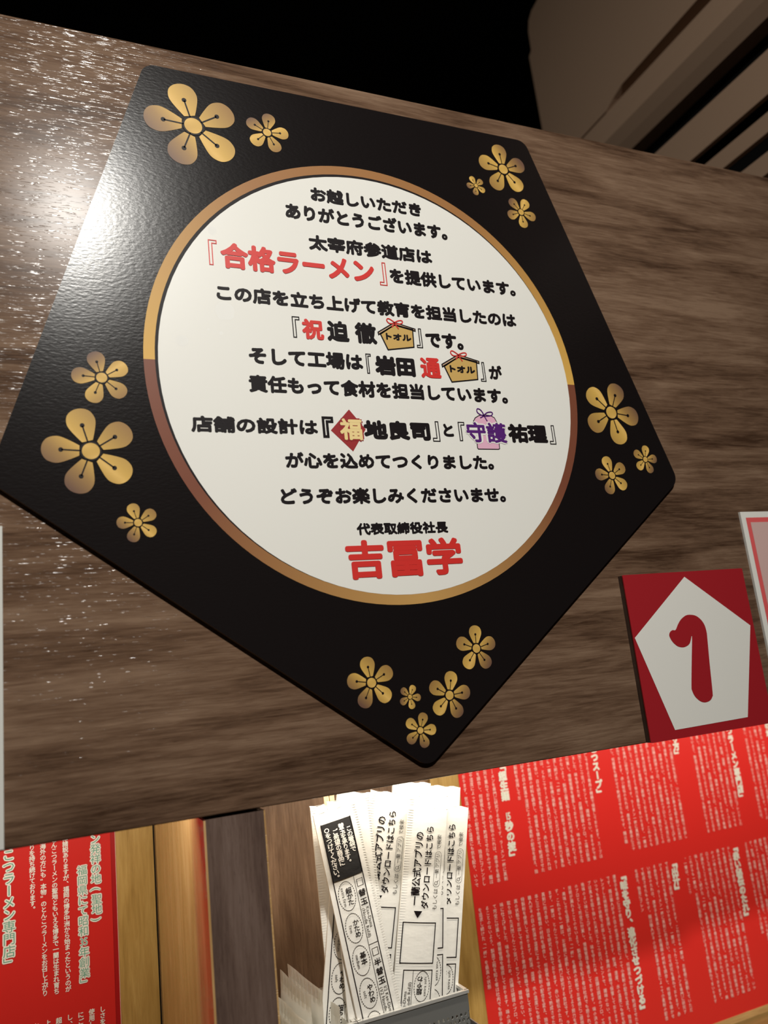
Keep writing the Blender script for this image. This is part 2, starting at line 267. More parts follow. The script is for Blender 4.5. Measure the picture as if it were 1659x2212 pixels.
# ------------------------------------------------------------------ room shell
m = MB(); m.box(-0.95, 1.15, 0.004, 0.024, -0.3362, 0.2896); o = struct(m.build('wall_front', board_wood, root=(0,0.014,-0.3362)))
bv = o.modifiers.new('bevel', 'BEVEL'); bv.width = 0.0012; bv.segments = 3
m = MB(); m.box(-0.95, 1.15, 0.300, 0.318, -1.45, -0.262); struct(m.build('wall_back', rear_wood, root=(0,0.309,-1.45)))
m = MB(); m.box(-0.95, 1.15, 0.024, 0.300, -0.280, -0.262); struct(m.build('trim_1', black_paint, root=(0,0.16,-0.28)))
m = MB(); m.box(-0.2105, -0.1748, 0.2935, 0.300, -0.718, -0.280); struct(m.build('trim_2', gold_wood, root=(-0.19,0.297,-0.718)))
m = MB(); m.box(-0.1748, -0.1735, 0.2945, 0.300, -0.718, -0.280); struct(m.build('gap_shade_strip', black_paint, root=(-0.174,0.297,-0.718)))  # black strip painting in the shade of the gap between gold strip and veneer
m = MB(); m.box(0.1380, 0.1752, 0.2935, 0.300, -0.718, -0.280); struct(m.build('trim_3', gold_wood, root=(0.157,0.297,-0.718)))
m = MB(); m.box(0.1752, 1.15, 0.2925, 0.300, -0.7265, -0.7185); struct(m.build('trim_4', trim_wood, root=(0.5,0.297,-0.7265)))
m = MB(); m.box(-0.95, 1.15, -0.12, 0.300, -0.757, -0.7267); tag(m.build('counter', counter_wood, root=(0,0.1,-0.757)), 'brown laminate counter running under the red panels and the metal baskets', 'counter')
m = MB(); m.box(-3.0, 3.0, -3.0, 3.2, -1.50, -1.45); struct(m.build('floor', floor_mat, root=(0,0,-1.5)))
m = MB(); m.box(-3.0, 3.0, -3.0, 3.2, 1.16, 1.22); struct(m.build('ceiling', black_paint, root=(0,0,1.16)))
m = MB(); m.box(-3.0, 0.0195, 2.40, 2.46, -1.45, 1.16); m.box(0.0235, 3.0, 2.40, 2.46, -1.45, 1.16); m.box(0.0195, 0.0235, 2.42, 2.46, -1.45, 1.16); struct(m.build('wall_rear', black_paint, root=(0,2.43,-1.45)))
m = MB(); m.box(1.16, 1.24, -3.0, 2.40, -1.45, 1.16); struct(m.build('wall_right', black_paint, root=(1.2,0,-1.45)))

# ------------------------------------------------------------------ upright partition under the board
t = thing('wooden_partition', 'narrow dark upright partition below the wooden board, its left side pale glossy veneer', 'partition', (-0.149,0.16,-0.7267))
R_ = (-0.149,0.16,-0.7267)
m = MB(); m.box(-0.1720, -0.1308, 0.0062, 0.2935, -0.7267, -0.3385); m.build('core', post_wood, t, R_)
m = MB(); m.box(-0.1735, -0.1720, 0.0062, 0.2930, -0.7267, -0.3390); m.build('side_veneer', pale_wood, t, R_)['label'] = 'pale glossy veneer side'
m = MB(); m.box(-0.1308, -0.1297, 0.0062, 0.2935, -0.7267, -0.3385); m.build('edge_band', trim_wood, t, R_)['label'] = 'thin light edge strip'
m = MB(); m.box(-0.1735, -0.1297, 0.030, 0.2935, -0.3380, -0.2802); m.build('head_block', post_wood, t, R_)

# ------------------------------------------------------------------ pentagon sign
sign = thing('pentagon_sign', 'large black pentagon sign with gold plum blossoms and a round white message panel', 'sign', (0,0.004,-0.327))
R_ = (0,0.004,-0.327)
PV = [(-0.1883,0.2667),(0.1883,0.2667),(0.3071,-0.0956),(0.0,-0.3270),(-0.3071,-0.0956)]
m = MB(); m.slab(rounded(PV[::-1], 0.0125), 0.0, 0.004, 0, 1); m.build('panel', [black_satin, edge_brown], sign, R_)
def lerp(a, b, t): return tuple(x + (y-x)*t for x, y in zip(a, b))
def ramp(stops, t):
    for (t0, c0), (t1, c1) in zip(stops, stops[1:]):
        if t <= t1: return lerp(c0, c1, (t-t0)/(t1-t0) if t1 > t0 else 0)
    return stops[-1][1]
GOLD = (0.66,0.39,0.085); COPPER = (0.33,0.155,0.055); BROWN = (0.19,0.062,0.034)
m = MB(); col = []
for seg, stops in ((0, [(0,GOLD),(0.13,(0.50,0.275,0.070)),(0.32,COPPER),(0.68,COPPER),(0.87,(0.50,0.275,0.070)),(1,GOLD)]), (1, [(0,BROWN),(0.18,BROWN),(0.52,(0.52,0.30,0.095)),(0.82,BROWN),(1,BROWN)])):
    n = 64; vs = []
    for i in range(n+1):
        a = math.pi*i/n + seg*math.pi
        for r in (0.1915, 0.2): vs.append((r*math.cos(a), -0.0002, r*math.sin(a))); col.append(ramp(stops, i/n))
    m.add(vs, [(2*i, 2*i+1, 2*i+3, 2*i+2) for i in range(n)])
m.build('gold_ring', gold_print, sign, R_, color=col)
m = MB(); m.flat(circle(0, 0, 0.1922), -0.00015); m.build('black_rim', ink, sign, R_)
m = MB(); m.flat(circle(0.0013, -0.0014, 0.1905), -0.0003); msg = m.build('message_panel', white_print, sign, R_)
stain_mat = mat('dried_water_mark', (0.82,0.815,0.775), 0.6, 0, 0.1)
for cx, cz, r in STAINS:
    m = MB(); m.flat(smoothcurve([(cx + r*random.uniform(0.88,1.06)*math.cos(k*0.6981), cz + r*random.uniform(0.88,1.06)*math.sin(k*0.6981)) for k in range(9)], 4), -0.00032)
    m.build('water_stain', stain_mat, msg, R_)
# blossoms
def petal(n=26):
    pts = [(-0.115,0.235),(-0.20,0.40),(-0.285,0.60),(-0.30,0.74),(-0.245,0.89),(-0.13,0.975),(0,1.0),(0.13,0.975),(0.245,0.89),(0.30,0.74),(0.285,0.60),(0.20,0.40),(0.115,0.235)]
    q = []
    for i in range(len(pts)-1):
        p0, p1, p2, p3 = (Vector(pts[min(max(i+k-1,0),len(pts)-1)]) for k in range(4))
        for j in range(4):
            t = j/4; v = 0.5*((2*p1)+(p2-p0)*t+(2*p0-5*p1+4*p2-p3)*t*t+(3*p1-p0-3*p2+p3)*t**3); q.append((v.x, v.y))
    q.append(pts[-1]); q.append((0, 0.262)); return q
PET = petal()
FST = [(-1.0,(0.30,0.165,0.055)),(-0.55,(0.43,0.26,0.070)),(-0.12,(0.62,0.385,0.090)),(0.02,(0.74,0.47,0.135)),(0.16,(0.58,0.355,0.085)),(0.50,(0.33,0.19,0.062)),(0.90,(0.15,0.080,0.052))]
for cx, cz, rad, ang, gx, gz in FLW:
    m = MB(); col = []; gl = math.hypot(gx, gz); gx /= gl; gz /= gl
    def put(pts, a, y, mi, fan=False):
        c, s = math.cos(math.radians(a)), math.sin(math.radians(a)); loc = [(p[0]*c - p[1]*s, p[0]*s + p[1]*c) for p in pts]
        if fan:                                   # petal: fill in strips so the printed gradient reads smoothly
            k = len(loc); h = k//2; vs = []; fs = []; nn = 6
            for i in range(h):
                p, q = loc[i], loc[k-2-i]
                for j in range(nn+1): vs.append((p[0]+(q[0]-p[0])*j/nn, p[1]+(q[1]-p[1])*j/nn))
            for i in range(h-1):
                for j in range(nn): b0 = i*(nn+1)+j; fs.append((b0, b0+1, b0+nn+2, b0+nn+1))
            m.add([(cx+a_*rad, y, cz+b_*rad) for a_, b_ in vs], fs, mi); loc = vs
        else: m.flat([(cx+a_*rad, cz+b_*rad) for a_, b_ in loc], y, mi)
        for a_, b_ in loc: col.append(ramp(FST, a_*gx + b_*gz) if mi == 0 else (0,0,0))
    for k in range(5):
        a = ang - 90 + 72*k
        put(PET, a, -0.00025, 0, True)
        put([(-0.016,0.2),(0.016,0.2),(0.016,0.6),(-0.016,0.6)], a, -0.0004, 1); put(circle(0, 0.61, 0.05, 14), a, -0.0004, 1)
    put(circle(0,0,0.225,28), 0, -0.0004, 1); put(circle(0,0,0.185,28), 0, -0.0005, 0)
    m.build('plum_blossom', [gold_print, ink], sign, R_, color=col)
INK = {'k': ink, 'K': ink, 'r': red_ink, 'p': purple_ink, 'g': pale_gold}
# emblems drawn among the text
for e in EMA:
    m = MB(); m.flat(e['body'], -0.00045, 0); m.flat(e['roof'], -0.00055, 1)
    m.stroke(e['body'], 0.0011, -0.0006, 2, True); m.stroke(e['roof'], 0.0011, -0.0006, 2, True)
    m.stroke(smoothcurve(e['loopL'][:-1]), 0.0010, -0.0007, 3, True); m.stroke(smoothcurve(e['loopR'][:-1]), 0.0010, -0.0007, 3, True); m.stroke(e['tail'], 0.0010, -0.0007, 3)
    fit(m, 'トオル', e['txt'], -0.0007, 0.055, 2)
    m.build('plaque_emblem', [gold_em := mat('plaque_gold', (0.56,0.36,0.11), 0.45, 0, 0.3), roof_tan, ink, red_ink], msg, R_)
m = MB(); m.flat(DIA, -0.00045); m.build('diamond_emblem', dark_red, msg, R_)
m = MB(); m.flat(OMA['body'], -0.00045, 0); m.stroke(OMA['body'], 0.0008, -0.0005, 1, True)
m.stroke(smoothcurve(OMA['loopL'][:-1]), 0.0010, -0.0007, 2, True); m.stroke(smoothcurve(OMA['loopR'][:-1]), 0.0010, -0.0007, 2, True); m.stroke(OMA['tail'], 0.0010, -0.0007, 2)
m.build('charm_emblem', [pink_print, ink, purple_ink], msg, R_)
for s, c, bx, bold in TXT:
    m = MB(); bold = 0.036 if s == '吉冨学' else 0.046 if bold == 0.03 else bold*(1.2 if c == 'k' else 0.85)
    if c in 'gp':                                 # pale halo round the letters set on an emblem
        fit(m, s, (bx[0]-0.0012, bx[1]+0.0012, bx[2]-0.0012, bx[3]+0.0012), -0.00055, bold+0.075, 1)
        fit(m, s, bx, -0.0007, bold, 0); m.build('lettering', [INK[c], dark_red if c == 'g' else white_print], msg, R_)
    else:
        fit(m, s, bx, -0.0006, bold); m.build('lettering', INK[c], msg, R_)
for k, c, (x0, x1, z0, z1) in BRK:                # hollow corner brackets
    t_ = min(0.0045, (x1-x0)*0.42)
    pts = [(x0,z0),(x0+t_,z0),(x0+t_,z1-t_),(x1,z1-t_),(x1,z1),(x0,z1)] if k == 0 else [(x1,z1),(x1-t_,z1),(x1-t_,z0+t_),(x0,z0+t_),(x0,z0),(x1,z0)]
    m = MB(); m.stroke(pts, 0.0022 if c == 'K' else 0.0008, -0.0006, 0, True); m.build('bracket', INK[c], msg, R_)

# ------------------------------------------------------------------ number tile and the two cut-off signs
t = thing('number_tile', 'red seat number tile with a white pentagon and a red numeral 1', 'number tile', (0.289,0.004,-0.3362)); R_ = (0.289,0.004,-0.3362)
TX0, TX1, TZ0, TZ1 = 0.2160, 0.3655, -0.3362, -0.1867
m = MB(); m.slab(rounded(rect(TX0, TX1, TZ0, TZ1)[::-1], 0.0012, 4), -0.0030, -0.0018, 0); m.build('face_plate', tile_red, t, R_)
m = MB(); m.box(TX0+0.0003, TX1-0.0003, -0.0018, 0.004, TZ0+0.0003, TZ1-0.0003); m.build('backing_block', tile_edge, t, R_)
m = MB(); m.flat(PENT, -0.0032); pt_ = m.build('white_pentagon', paper_white, t, R_)
m = MB(); m.flat(smoothcurve(NUM, 4), -0.0034); m.build('numeral', tile_red, pt_, R_)
t = thing('notice_card', 'pale pink notice with a red line border at the right end of the wooden board', 'notice', (0.46,0.004,-0.328)); R_ = (0.46,0.004,-0.328)
m = MB(); m.slab(rect(0.3835, 0.545, -0.328, -0.1283)[::-1], 0.0015, 0.004); cd_ = m.build('card', paper_white, t, R_)
m = MB(); m.ring(rect(0.3897, 0.5388, -0.3220, -0.1345), rect(0.3950, 0.5335, -0.3167, -0.1395), 0.0013); m.build('border_line', pink_red, cd_, R_)
m = MB(); m.flat(rect(0.3950, 0.5335, -0.3167, -0.1395), 0.0012); m.build('pink_field', pink_field, cd_, R_)
m = MB(); m.slab(rect(-0.430, -0.2976, -0.3350, -0.1279)[::-1], 0.0015, 0.004); tag(m.build('notice_card', grey_card, root=(-0.36,0.004,-0.335)), 'plain grey-white card edge showing at the left end of the wooden board', 'notice')

# ------------------------------------------------------------------ red printed panels
BODY = ('一蘭は、とんこつラーメンを専門に研究する会社です。ラーメン一杯に真剣に向き合い、日々研究を重ねております。赤い秘伝のたれは、唐辛子を基本に三十数種類の材料を調合し、何昼夜も寝かせて熟成させたものです。'
        '麺は職人がその日の気温や湿度によって小麦粉の配合を変え、独自にブレンドした特製粉を使用しております。気温、湿度、水の温度にも気を配り、いつでも最高の状態でお出しできるよう専用の機器で保管しております。'
        'スープは臭みを取り除いた天然とんこつ百パーセントで、雑味のない、まろやかで後味のよい味に仕上げました。味を守るため、店舗は調理のプロ、工場は製造のプロとして完全に分業し、情報管理を徹底しております。'
        '味の決め手となる技術が漏れることのないよう、製造工程を知る者は社内でも限られております。美味しさを追求し続けた「一杯」を最高の状態でお客様にご提供しております。これからも一蘭は、お客様に感動していただけるよう努力を重ねてまいります。')
pos = [0]
def flow(n):
    s = ''
    while len(s) < n: s += BODY[pos[0] % len(BODY)]; pos[0] += 1
    return s
YP = 0.2925
t = thing('red_text_panel', 'red panel packed with columns of white fine print, right of the metal basket', 'printed panel', (0.6,0.3,-0.7185)); R_ = (0.6,0.3,-0.7185)
m = MB(); m.box(0.1752, 1.10, YP+0.0005, 0.300, -0.7185, -0.2802); m.build('panel', poster_red, t, R_)
def block(x0, x1, ztop, zbot, short=0.0, shortside='L', em=0.0050, pitch=0.0096):
    mb = MB(); n = max(1, round((x1-x0)/pitch))
    for i in range(n+1):
        x = x1 - i*(x1-x0)/n; k = int((ztop-zbot)/em)
        if i == n and short: k = int((ztop-short)/em)
        vcol(mb, flow(k), x, ztop, em, YP-0.0002, 0.012, k=3)
    mb.build('body_text', soft_pink_ink, t, R_)
ZT = -0.3305; ZB = -0.5010; LT_ = -0.5222; LB_ = -0.7010
block(0.1815, 0.2207, ZT, ZB, 0.0); block(0.2537, 0.3591, ZT, ZB, -0.4157); block(0.4007, 0.4970, ZT, ZB, -0.4950); block(0.5366, 0.5950, ZT, ZB, 0.0)
block(0.6346, 0.6640, ZT, ZB); block(0.1817, 0.3740, LT_, LB_, -0.6094); block(0.4086, 0.4577, LT_, LB_, -0.5723); block(0.4884, 0.5652, LT_, LB_, -0.5677); block(0.5970, 0.6413, LT_, LB_, -0.6411)
block(0.7000, 0.7700, ZT, ZB); block(0.6700, 0.7700, LT_, LB_)
def heading(text, x, ztop, zbot, em=0.0112, two=False):
    mb = MB(); p = (ztop-zbot)/len(text)
    vcol(mb, text, x, ztop, em, YP-0.0003, 0.11 if two else 0.06, 0, pitch=p, res=2, k=8)
    vcol(mb, text, x, ztop, em, YP-0.0005, 0.0, 1, pitch=p, res=2)
    mb.build('heading', [white_ink, green_ink if two else mat('faint_heading_core', (0.62,0.62,0.50), 0.5, 0, 0.2)], t, R_)
heading(list('麺「超生麺 ') + ['15'] + list('秒の掟」'), 0.2346, -0.3560, -0.4822, 0.0112); heading('とんこつスープ」', 0.3725, -0.3430, -0.4307); heading('の作り方」', 0.5075, -0.3490, -0.4010)
heading('こつラーメン専門店」', 0.6060, -0.3600, -0.4712); heading('発祥の地「聖地」', 0.6800, -0.3500, -0.4400); heading('『味を守り、進化させつづける』', 0.3865, -0.5210, -0.6822)
heading('『出汁』', 0.4692, -0.5212, -0.5632); heading('『赤い秘伝のたれ』', 0.5760, -0.5204, -0.6160)
# left panel
t = thing('red_text_panel', 'red panel with green-and-white vertical headings at the bottom left corner', 'printed panel', (-0.5,0.3,-0.7185)); R_ = (-0.5,0.3,-0.7185)
m = MB(); m.box(-0.95, -0.2152, YP+0.0005, 0.300, -0.7267, -0.2802); m.build('panel', poster_red, t, R_)
m = MB(); m.box(-0.2152, -0.2110, YP+0.0012, 0.300, -0.7267, -0.2802); m.build('dark_edge', poster_edge, t, R_)['label'] = 'darker red edge strip'
m = MB(); m.box(-0.2110, -0.2105, YP+0.0002, 0.300, -0.7267, -0.2802); m.build('pale_lip', poster_lip, t, R_)['label'] = 'thin pale lip'
heading('とんこつラーメン発祥の地(聖地)', -0.2293, -0.3095, -0.4550, 0.0096, True)
heading(list('福岡県にて昭和') + ['35'] + list('年創業」'), -0.2417, -0.3995, -0.5078, 0.0092, True)
heading('とんこつラーメン専門店」', -0.3055, -0.3530, -0.4776, 0.0108, True)
m = MB()
for s, x, z0, z1 in (('とんこつラーメンの歴史には諸説ありますが、福岡の博多中洲から始まったというのが', -0.2562, -0.3090, -0.5072), ('定説です。とんこつラーメンの聖地ともいえる博多で一蘭は生まれ育ち', -0.2662, -0.3440, -0.5070),
                     ('ました。今では、海外の方にも“本物”のとんこつラーメンをお召し上がり', -0.2760, -0.3330, -0.5062), ('いただき、誇りを持ち続けております。', -0.2855, -0.3440, -0.4325),
                     ('しさを堪能していただくために', -0.2269, -0.5262, -0.6000), ('使用している材料にもこだわり', -0.2364, -0.5262, -0.6000), ('にごりのない澄んだ味わいを', -0.2459, -0.5262, -0.6000), ('し、お客様に感動していただく', -0.2554, -0.5262, -0.6000),
                     ('超生麺を使い、一杯ずつ仕', -0.2647, -0.5262, -0.6000), ('上がりを見極めております。', -0.2740, -0.5262, -0.6000), ('お客様のお好みに合わせて', -0.2836, -0.5262, -0.6000), ('一蘭は、これからも味を守り', -0.2930, -0.5262, -0.6000), ('続けてまいります。', -0.3026, -0.5262, -0.5800)):
    vcol(m, s, x, z0, 0.0054, YP-0.0002, 0.03, pitch=(z0-z1)/len(s), k=4, res=2)
m.build('body_text', white_ink, t, R_)

# ------------------------------------------------------------------ perforated baskets
def basket(label, x0, x1, y0=0.090, y1=0.180, z0=-0.7267, z1=-0.5228):
    t = thing('metal_basket', label, 'basket', ((x0+x1)/2, (y0+y1)/2, z0), 'perforated grey metal baskets on the counter'); R_ = ((x0+x1)/2, (y0+y1)/2, z0)
    m = MB(); th = 0.0012
    def perf(a0, a1, zb, zt, P):                   # sheet of real holes, octagonal, staggered
        cw = 0.0042; nx = max(1, int((a1-a0)/cw)); nz = max(1, int((zt-zb)/0.0040)); cx_ = (a1-a0)/nx; cz_ = (zt-zb)/nz
        for j in range(nz):
            off = 0.5*cx_ if j % 2 else 0.0
            for i in range(nx):
                u0 = a0 + i*cx_; u1 = u0+cx_; w0 = zb+j*cz_; w1 = w0+cz_; cu = (u0+u1)/2; cw_ = (w0+w1)/2; r = 0.0014
                if j % 2: cu += 0.22*cx_
                else: cu -= 0.22*cx_
                sq = [(u1,cw_),(u1,w1),(cu,w1),(u0,w1),(u0,cw_),(u0,w0),(cu,w0),(u1,w0)]
                hole = [(cu+r*math.cos(math.pi*k/4), cw_+r*math.sin(math.pi*k/4)) for k in range(8)]
                hole = [(min(max(a,u0+1e-4),u1-1e-4), b) for a, b in hole]
                vs = [P(a,b,0) for a,b in sq] + [P(a,b,0) for a,b in hole] + [P(a,b,1) for a,b in hole]
                m.add(vs, [(k,(k+1)%8,8+(k+1)%8,8+k) for k in range(8)] + [(8+k,8+(k+1)%8,16+(k+1)%8,16+k) for k in range(8)])
    zp = z1-0.0145
    perf(x0+0.001, x1-0.001, z1-0.075, zp, lambda a,b,k: (a, y0+k*th, b)); m.box(x0, x1, y0, y0+th, z0, z1-0.075); m.box(x0, x1, y0, y0+th, zp, z1)
    perf(y0+0.001, y1-0.001, z1-0.075, zp, lambda a,b,k: (x1-k*th, a, b)); m.box(x1-th, x1, y0+th, y1-th, z0, z1-0.075); m.box(x1-th, x1, y0+th, y1-th, zp, z1)
    m.box(x0, x0+th, y0+th, y1-th, z0, z1); m.box(x0, x1, y1-th, y1, z0, z1); m.box(x0, x1, y0, y1, z0, z0+th)
    m.build('sheet_body', steel, t, R_)
    m = MB(); e = 0.0010
    for a in ((x0-e, x1+e, y0-e, y0+th+e), (x0-e, x1+e, y1-th-e, y1+e), (x0-e, x0+th+e, y0+th, y1-th), (x1-th-e, x1+e, y0+th, y1-th)): m.box(*a, z1-0.0012, z1+0.0012)
    m.build('rim', steel_rim, t, R_)['label'] = 'bright rolled rim'
    return t
basket('grey perforated metal basket holding the paper chopstick sleeves', -0.0450, 0.0545)
basket('grey metal basket holding the white film packets, beside the upright partition', -0.1255, -0.0475)
m = MB(); x0, x1, y0, y1, z0, z1 = 0.0570, 0.0690, 0.050, 0.200, -0.7267, -0.5560
m.box(x1-0.0012, x1, y0, y1, z0, z1); m.box(x0, x0+0.0012, y0, y1, z0, z1); m.box(x0, x1, y1-0.0012, y1, z0, z1); m.box(x0, x1, y0, y0+0.0012, z0, z1); m.box(x0, x1, y0, y1, z0, z0+0.0012)
tag(m.build('slim_bin', steel, root=((x0+x1)/2, 0.12, z0)), 'slim low grey metal bin tight against the right side of the sleeve basket', 'bin')

# ------------------------------------------------------------------ chopstick sleeves
LEN = 0.3606; KV = 0.868   # printed layout length, and its scale along the sleeve
def dotted(mb, cx, cz, rx, rz, fn, y, n=34, s=0.0006):
    for i in range(n):
        a = 2*math.pi*i/n; x = cx+rx*math.cos(a); z = cz+rz*math.sin(a); tx, tz = -rx*math.sin(a), rz*math.cos(a); l = math.hypot(tx, tz); tx /= l; tz /= l
        mb.add([fn(x+tx*p*s*1.1-tz*q*s*0.5, z+tz*p*s*1.1+tx*q*s*0.5, y) for p, q in ((-1,-1),(1,-1),(1,1),(-1,1))], [(0,1,2,3)])
def sleeve(key, label, up, length=0.33, width=0.0385, detail=True, plain=False, wobble=0.0):
    (tp, bt), y = SLV[key]; dx, dz = tp[0]-bt[0], tp[1]-bt[1]; th = math.atan2(dx, dz); ax = (math.sin(th), math.cos(th))
    base = (tp[0]-ax[0]*length, tp[1]-ax[1]*length)
    t = thing('chopstick_sleeve', label, 'chopstick sleeve', (base[0], y, base[1]), 'paper chopstick sleeves in the metal basket', (0, th, 0))
    h = width/2; sgn = 1 if up else -1
    def bulge(u, z): return 0.0014*max(0.0, 1-(u/h)**2) * min(1.0, max(0.0, (length-z)/0.02))
    def P(u, v, yy):                               # u across, v distance from the printed top end; local mesh coordinates
        uu = u if up else -u; z = length - v*KV if up else length - (LEN - v)*KV
        return (uu, -bulge(uu, z) + yy, z)
    m = MB(); nu, nv = 12, 24; vs = []
    for j in range(nv+1):
        z = length*j/nv; z = min(z, length)
        for i in range(nu+1):
            u = -h + 2*h*i/nu; vs.append((u, -bulge(u, z), z + (0.0006*math.cos(i*1.3) if j == nv else 0)))
    m.add(vs, [(j*(nu+1)+i, j*(nu+1)+i+1, (j+1)*(nu+1)+i+1, (j+1)*(nu+1)+i) for j in range(nv) for i in range(nu)])
    m.add([(a, 0.0018 + 0.3*(-b), c) for a, b, c in vs], [((j+1)*(nu+1)+i, (j+1)*(nu+1)+i+1, j*(nu+1)+i+1, j*(nu+1)+i) for j in range(nv) for i in range(nu)])
    for u in (-h, h): m.add([(u,0,0),(u,0.0018,0),(u,0.0018,length),(u,0,length)], [(0,1,2,3)])
    m.add([(-h,0,length),(h,0,length),(h,0.0018,length),(-h,0.0018,length)], [(0,1,2,3)])
    # crimped side seam: small ribs down one long edge
    for k in range(int(length/0.0021)):
        z = 0.001 + k*0.0021; s_ = -h if not up else h-0.0048; m.add([(s_, -0.0002, z),(s_+0.0048, -0.0007, z),(s_+0.0048, -0.0007, z+0.0009),(s_, -0.0002, z+0.0009)], [(0,1,2,3)])
    pb = m.build('paper_body', sleeve_paper, t)
    if plain: return t
    y0 = -0.0004; L_ = -0.0150; R2 = 0.0118; DV = 0.0030
    m = MB()
    nv = 14; a0, a1 = 0.0108, 0.0640
    for i in range(nv):
        for j in range(8):
            u0 = L_ + (R2-L_)*j/8; u1 = L_ + (R2-L_)*(j+1)/8; v0 = a0+(a1-a0)*i/nv; v1 = a0+(a1-a0)*(i+1)/nv
            m.add([P(u0,v1,y0),P(u1,v1,y0),P(u1,v0,y0),P(u0,v0,y0)], [(0,1,2,3)])
    if up or length > LEN - 0.01: bp_ = m.build('black_panel', sleeve_black, t); bp_['label'] = 'black printed panel'
    fn = lambda u, mv, yy: P(u, -mv, yy)           # text helper space: z = -v
    m = MB()
    if detail and up:
        for s, u, v0 in (('この箸袋で', 0.0082, 0.0190), ('替玉を承ります。', 0.0020, 0.0145), ('ご希望の商品に', -0.0042, 0.0180), ('○をつけてください。', -0.0108, 0.0145)):
            vcol(m, s, u, -v0, 0.0054, y0-0.0003, 0.03, pitch=0.0049, fn=fn, res=2, k=6)
        m.build('white_lettering', white_ink, bp_)
    m = MB(); yi = y0-0.0002
    m.stroke([(L_,-0.0105),(L_,-0.2116),(R2,-0.2116),(R2,-0.0105)], 0.0008, yi, fn=fn)
    m.stroke([(DV,-0.0640),(DV,-0.2116)], 0.0004, yi, fn=fn); m.stroke([(DV,-0.1286),(R2,-0.1286)], 0.0006, yi, fn=fn)
    uc = (L_+DV)/2
    for k, (jp, en) in enumerate((('超かた','extra firm'),('かため','firm'),('基本','medium'),('やわめ','soft'),('超やわ','extra soft'))):
        vc = 0.0800 + 0.0294*k; dotted(m, uc, -vc, 0.0072, 0.0132, fn, yi)
        vcol(m, jp, uc+0.0022, -(vc-0.0072), 0.0056, yi, 0.02, pitch=0.0054 if len(jp) > 2 else 0.0060, fn=fn, res=2)
        _, _, wd = hline(en); hplace(m, en, uc-0.0042, -(vc-wd*0.0038/2), 0.0038, yi, 0, fn=fn, rot=-math.pi/2)
    for v, jp, e1, e2 in ((0.0720,'替玉','Kae-Dama','(Noodle Refill)'), (0.1362,'半替玉','1/2 Kae-Dama','(1/2 Noodle Refill)')):
        m.stroke([(a, b) for a, b in rect(0.0048, 0.0100, -v-0.0032, -v+0.0032)], 0.0005, yi, closed=True, fn=fn)
        vcol(m, jp, 0.0074, -(v+0.0055), 0.0068, yi, 0.02, pitch=0.0083, fn=fn, res=2); vv = v+0.0055+0.0083*len(jp)+0.0012
        hplace(m, e1, 0.0077, -vv, 0.0042, yi, 0, fn=fn, rot=-math.pi/2); hplace(m, e2, 0.0040, -vv, 0.0042, yi, 0, fn=fn, rot=-math.pi/2)
    if not up or detail:
        m.stroke([(a, b) for a, b in rect(L_, R2+0.004, -0.2535, -0.2176)], 0.0009, yi, closed=True, fn=fn)
        uM = 0.0030; m.flat([(uM-0.0040, -0.2640), (uM+0.0040, -0.2640), (uM, -0.2578)], yi, 0, fn=fn)
        hplace(m, '一蘭公式アプリの', 0.0037, -0.2690, 0.0086, yi, 0.02, fn=fn, rot=-math.pi/2)
        hplace(m, 'ダウンロードはこちら', -0.0058, -0.2660, 0.0078, yi, 0.02, fn=fn, rot=-math.pi/2)
        hplace(m, 'もしくは', -0.0146, -0.2650, 0.0050, yi, 0, fn=fn, rot=-math.pi/2)
        hplace(m, '一蘭 アプリ', -0.0142, -0.2945, 0.0044, yi, 0, fn=fn, rot=-math.pi/2); hplace(m, 'で検索', -0.0146, -0.3215, 0.0048, yi, 0, fn=fn, rot=-math.pi/2)
        m.stroke(rounded([(-0.0160,-0.2865),(-0.0160,-0.3195),(-0.0098,-0.3195),(-0.0098,-0.2865)], 0.003, 5), 0.0003, yi, closed=True, fn=fn)
        m.stroke(circle(-0.0125, -0.2900, 0.0015, 14), 0.0004, yi, closed=True, fn=fn); m.stroke([(-0.0135,-0.2912),(-0.0148,-0.2926)], 0.0005, yi, fn=fn)
    lo = [v for v in m.v]; keep = [i for i, f in enumerate(m.f) if all(0.002 < m.v[q][2] < length-0.001 for q in f)]
    m.f = [m.f[i] for i in keep]; m.m = [m.m[i] for i in keep]
    m.build('printing', ink, t)
    return t
sleeve('A', 'frontmost paper chopstick sleeve, black printed top end up, leaning left', True, 0.345)
sleeve('A3', 'white chopstick sleeve mostly hidden directly behind the frontmost black-topped one', True, 0.335, detail=False, plain=True)
sleeve('A2', 'second black-topped chopstick sleeve, only its black corner showing behind the frontmost one', True, 0.200)
sleeve('B', 'upright white chopstick sleeve with app text in the middle front of the basket', False, 0.300)
sleeve('B1', 'app-text chopstick sleeve wedged between the frontmost leaning sleeve and the middle one', False, 0.190)
sleeve('C', 'chopstick sleeve showing only a narrow printed edge behind the middle front one', False, 0.325)
sleeve('D', 'rightmost paper chopstick sleeve in the basket, upright with app text', False, 0.310)
sleeve('E', 'plain-looking white sleeve top behind the rightmost chopstick sleeve', False, 0.315, detail=False, plain=True)
sleeve('G', 'rearmost white sleeve top rising under the board edge at the centre of the basket', False, 0.330, detail=False, plain=True)
t = sleeve('L', 'leftmost paper chopstick sleeve in the basket, large vertical brand lettering low on it', False, 0.330, plain=True)
m = MB(); vcol(m, '一蘭', 0.0090-0.0185, 0.330-0.2000, 0.0155, -0.0016, 0.03, res=3, flip=-1, pitch=0.0175); m.stroke([(0.0005,0.02),(0.0005,0.31)], 0.0009, -0.0019); m.build('printing', ink, t)
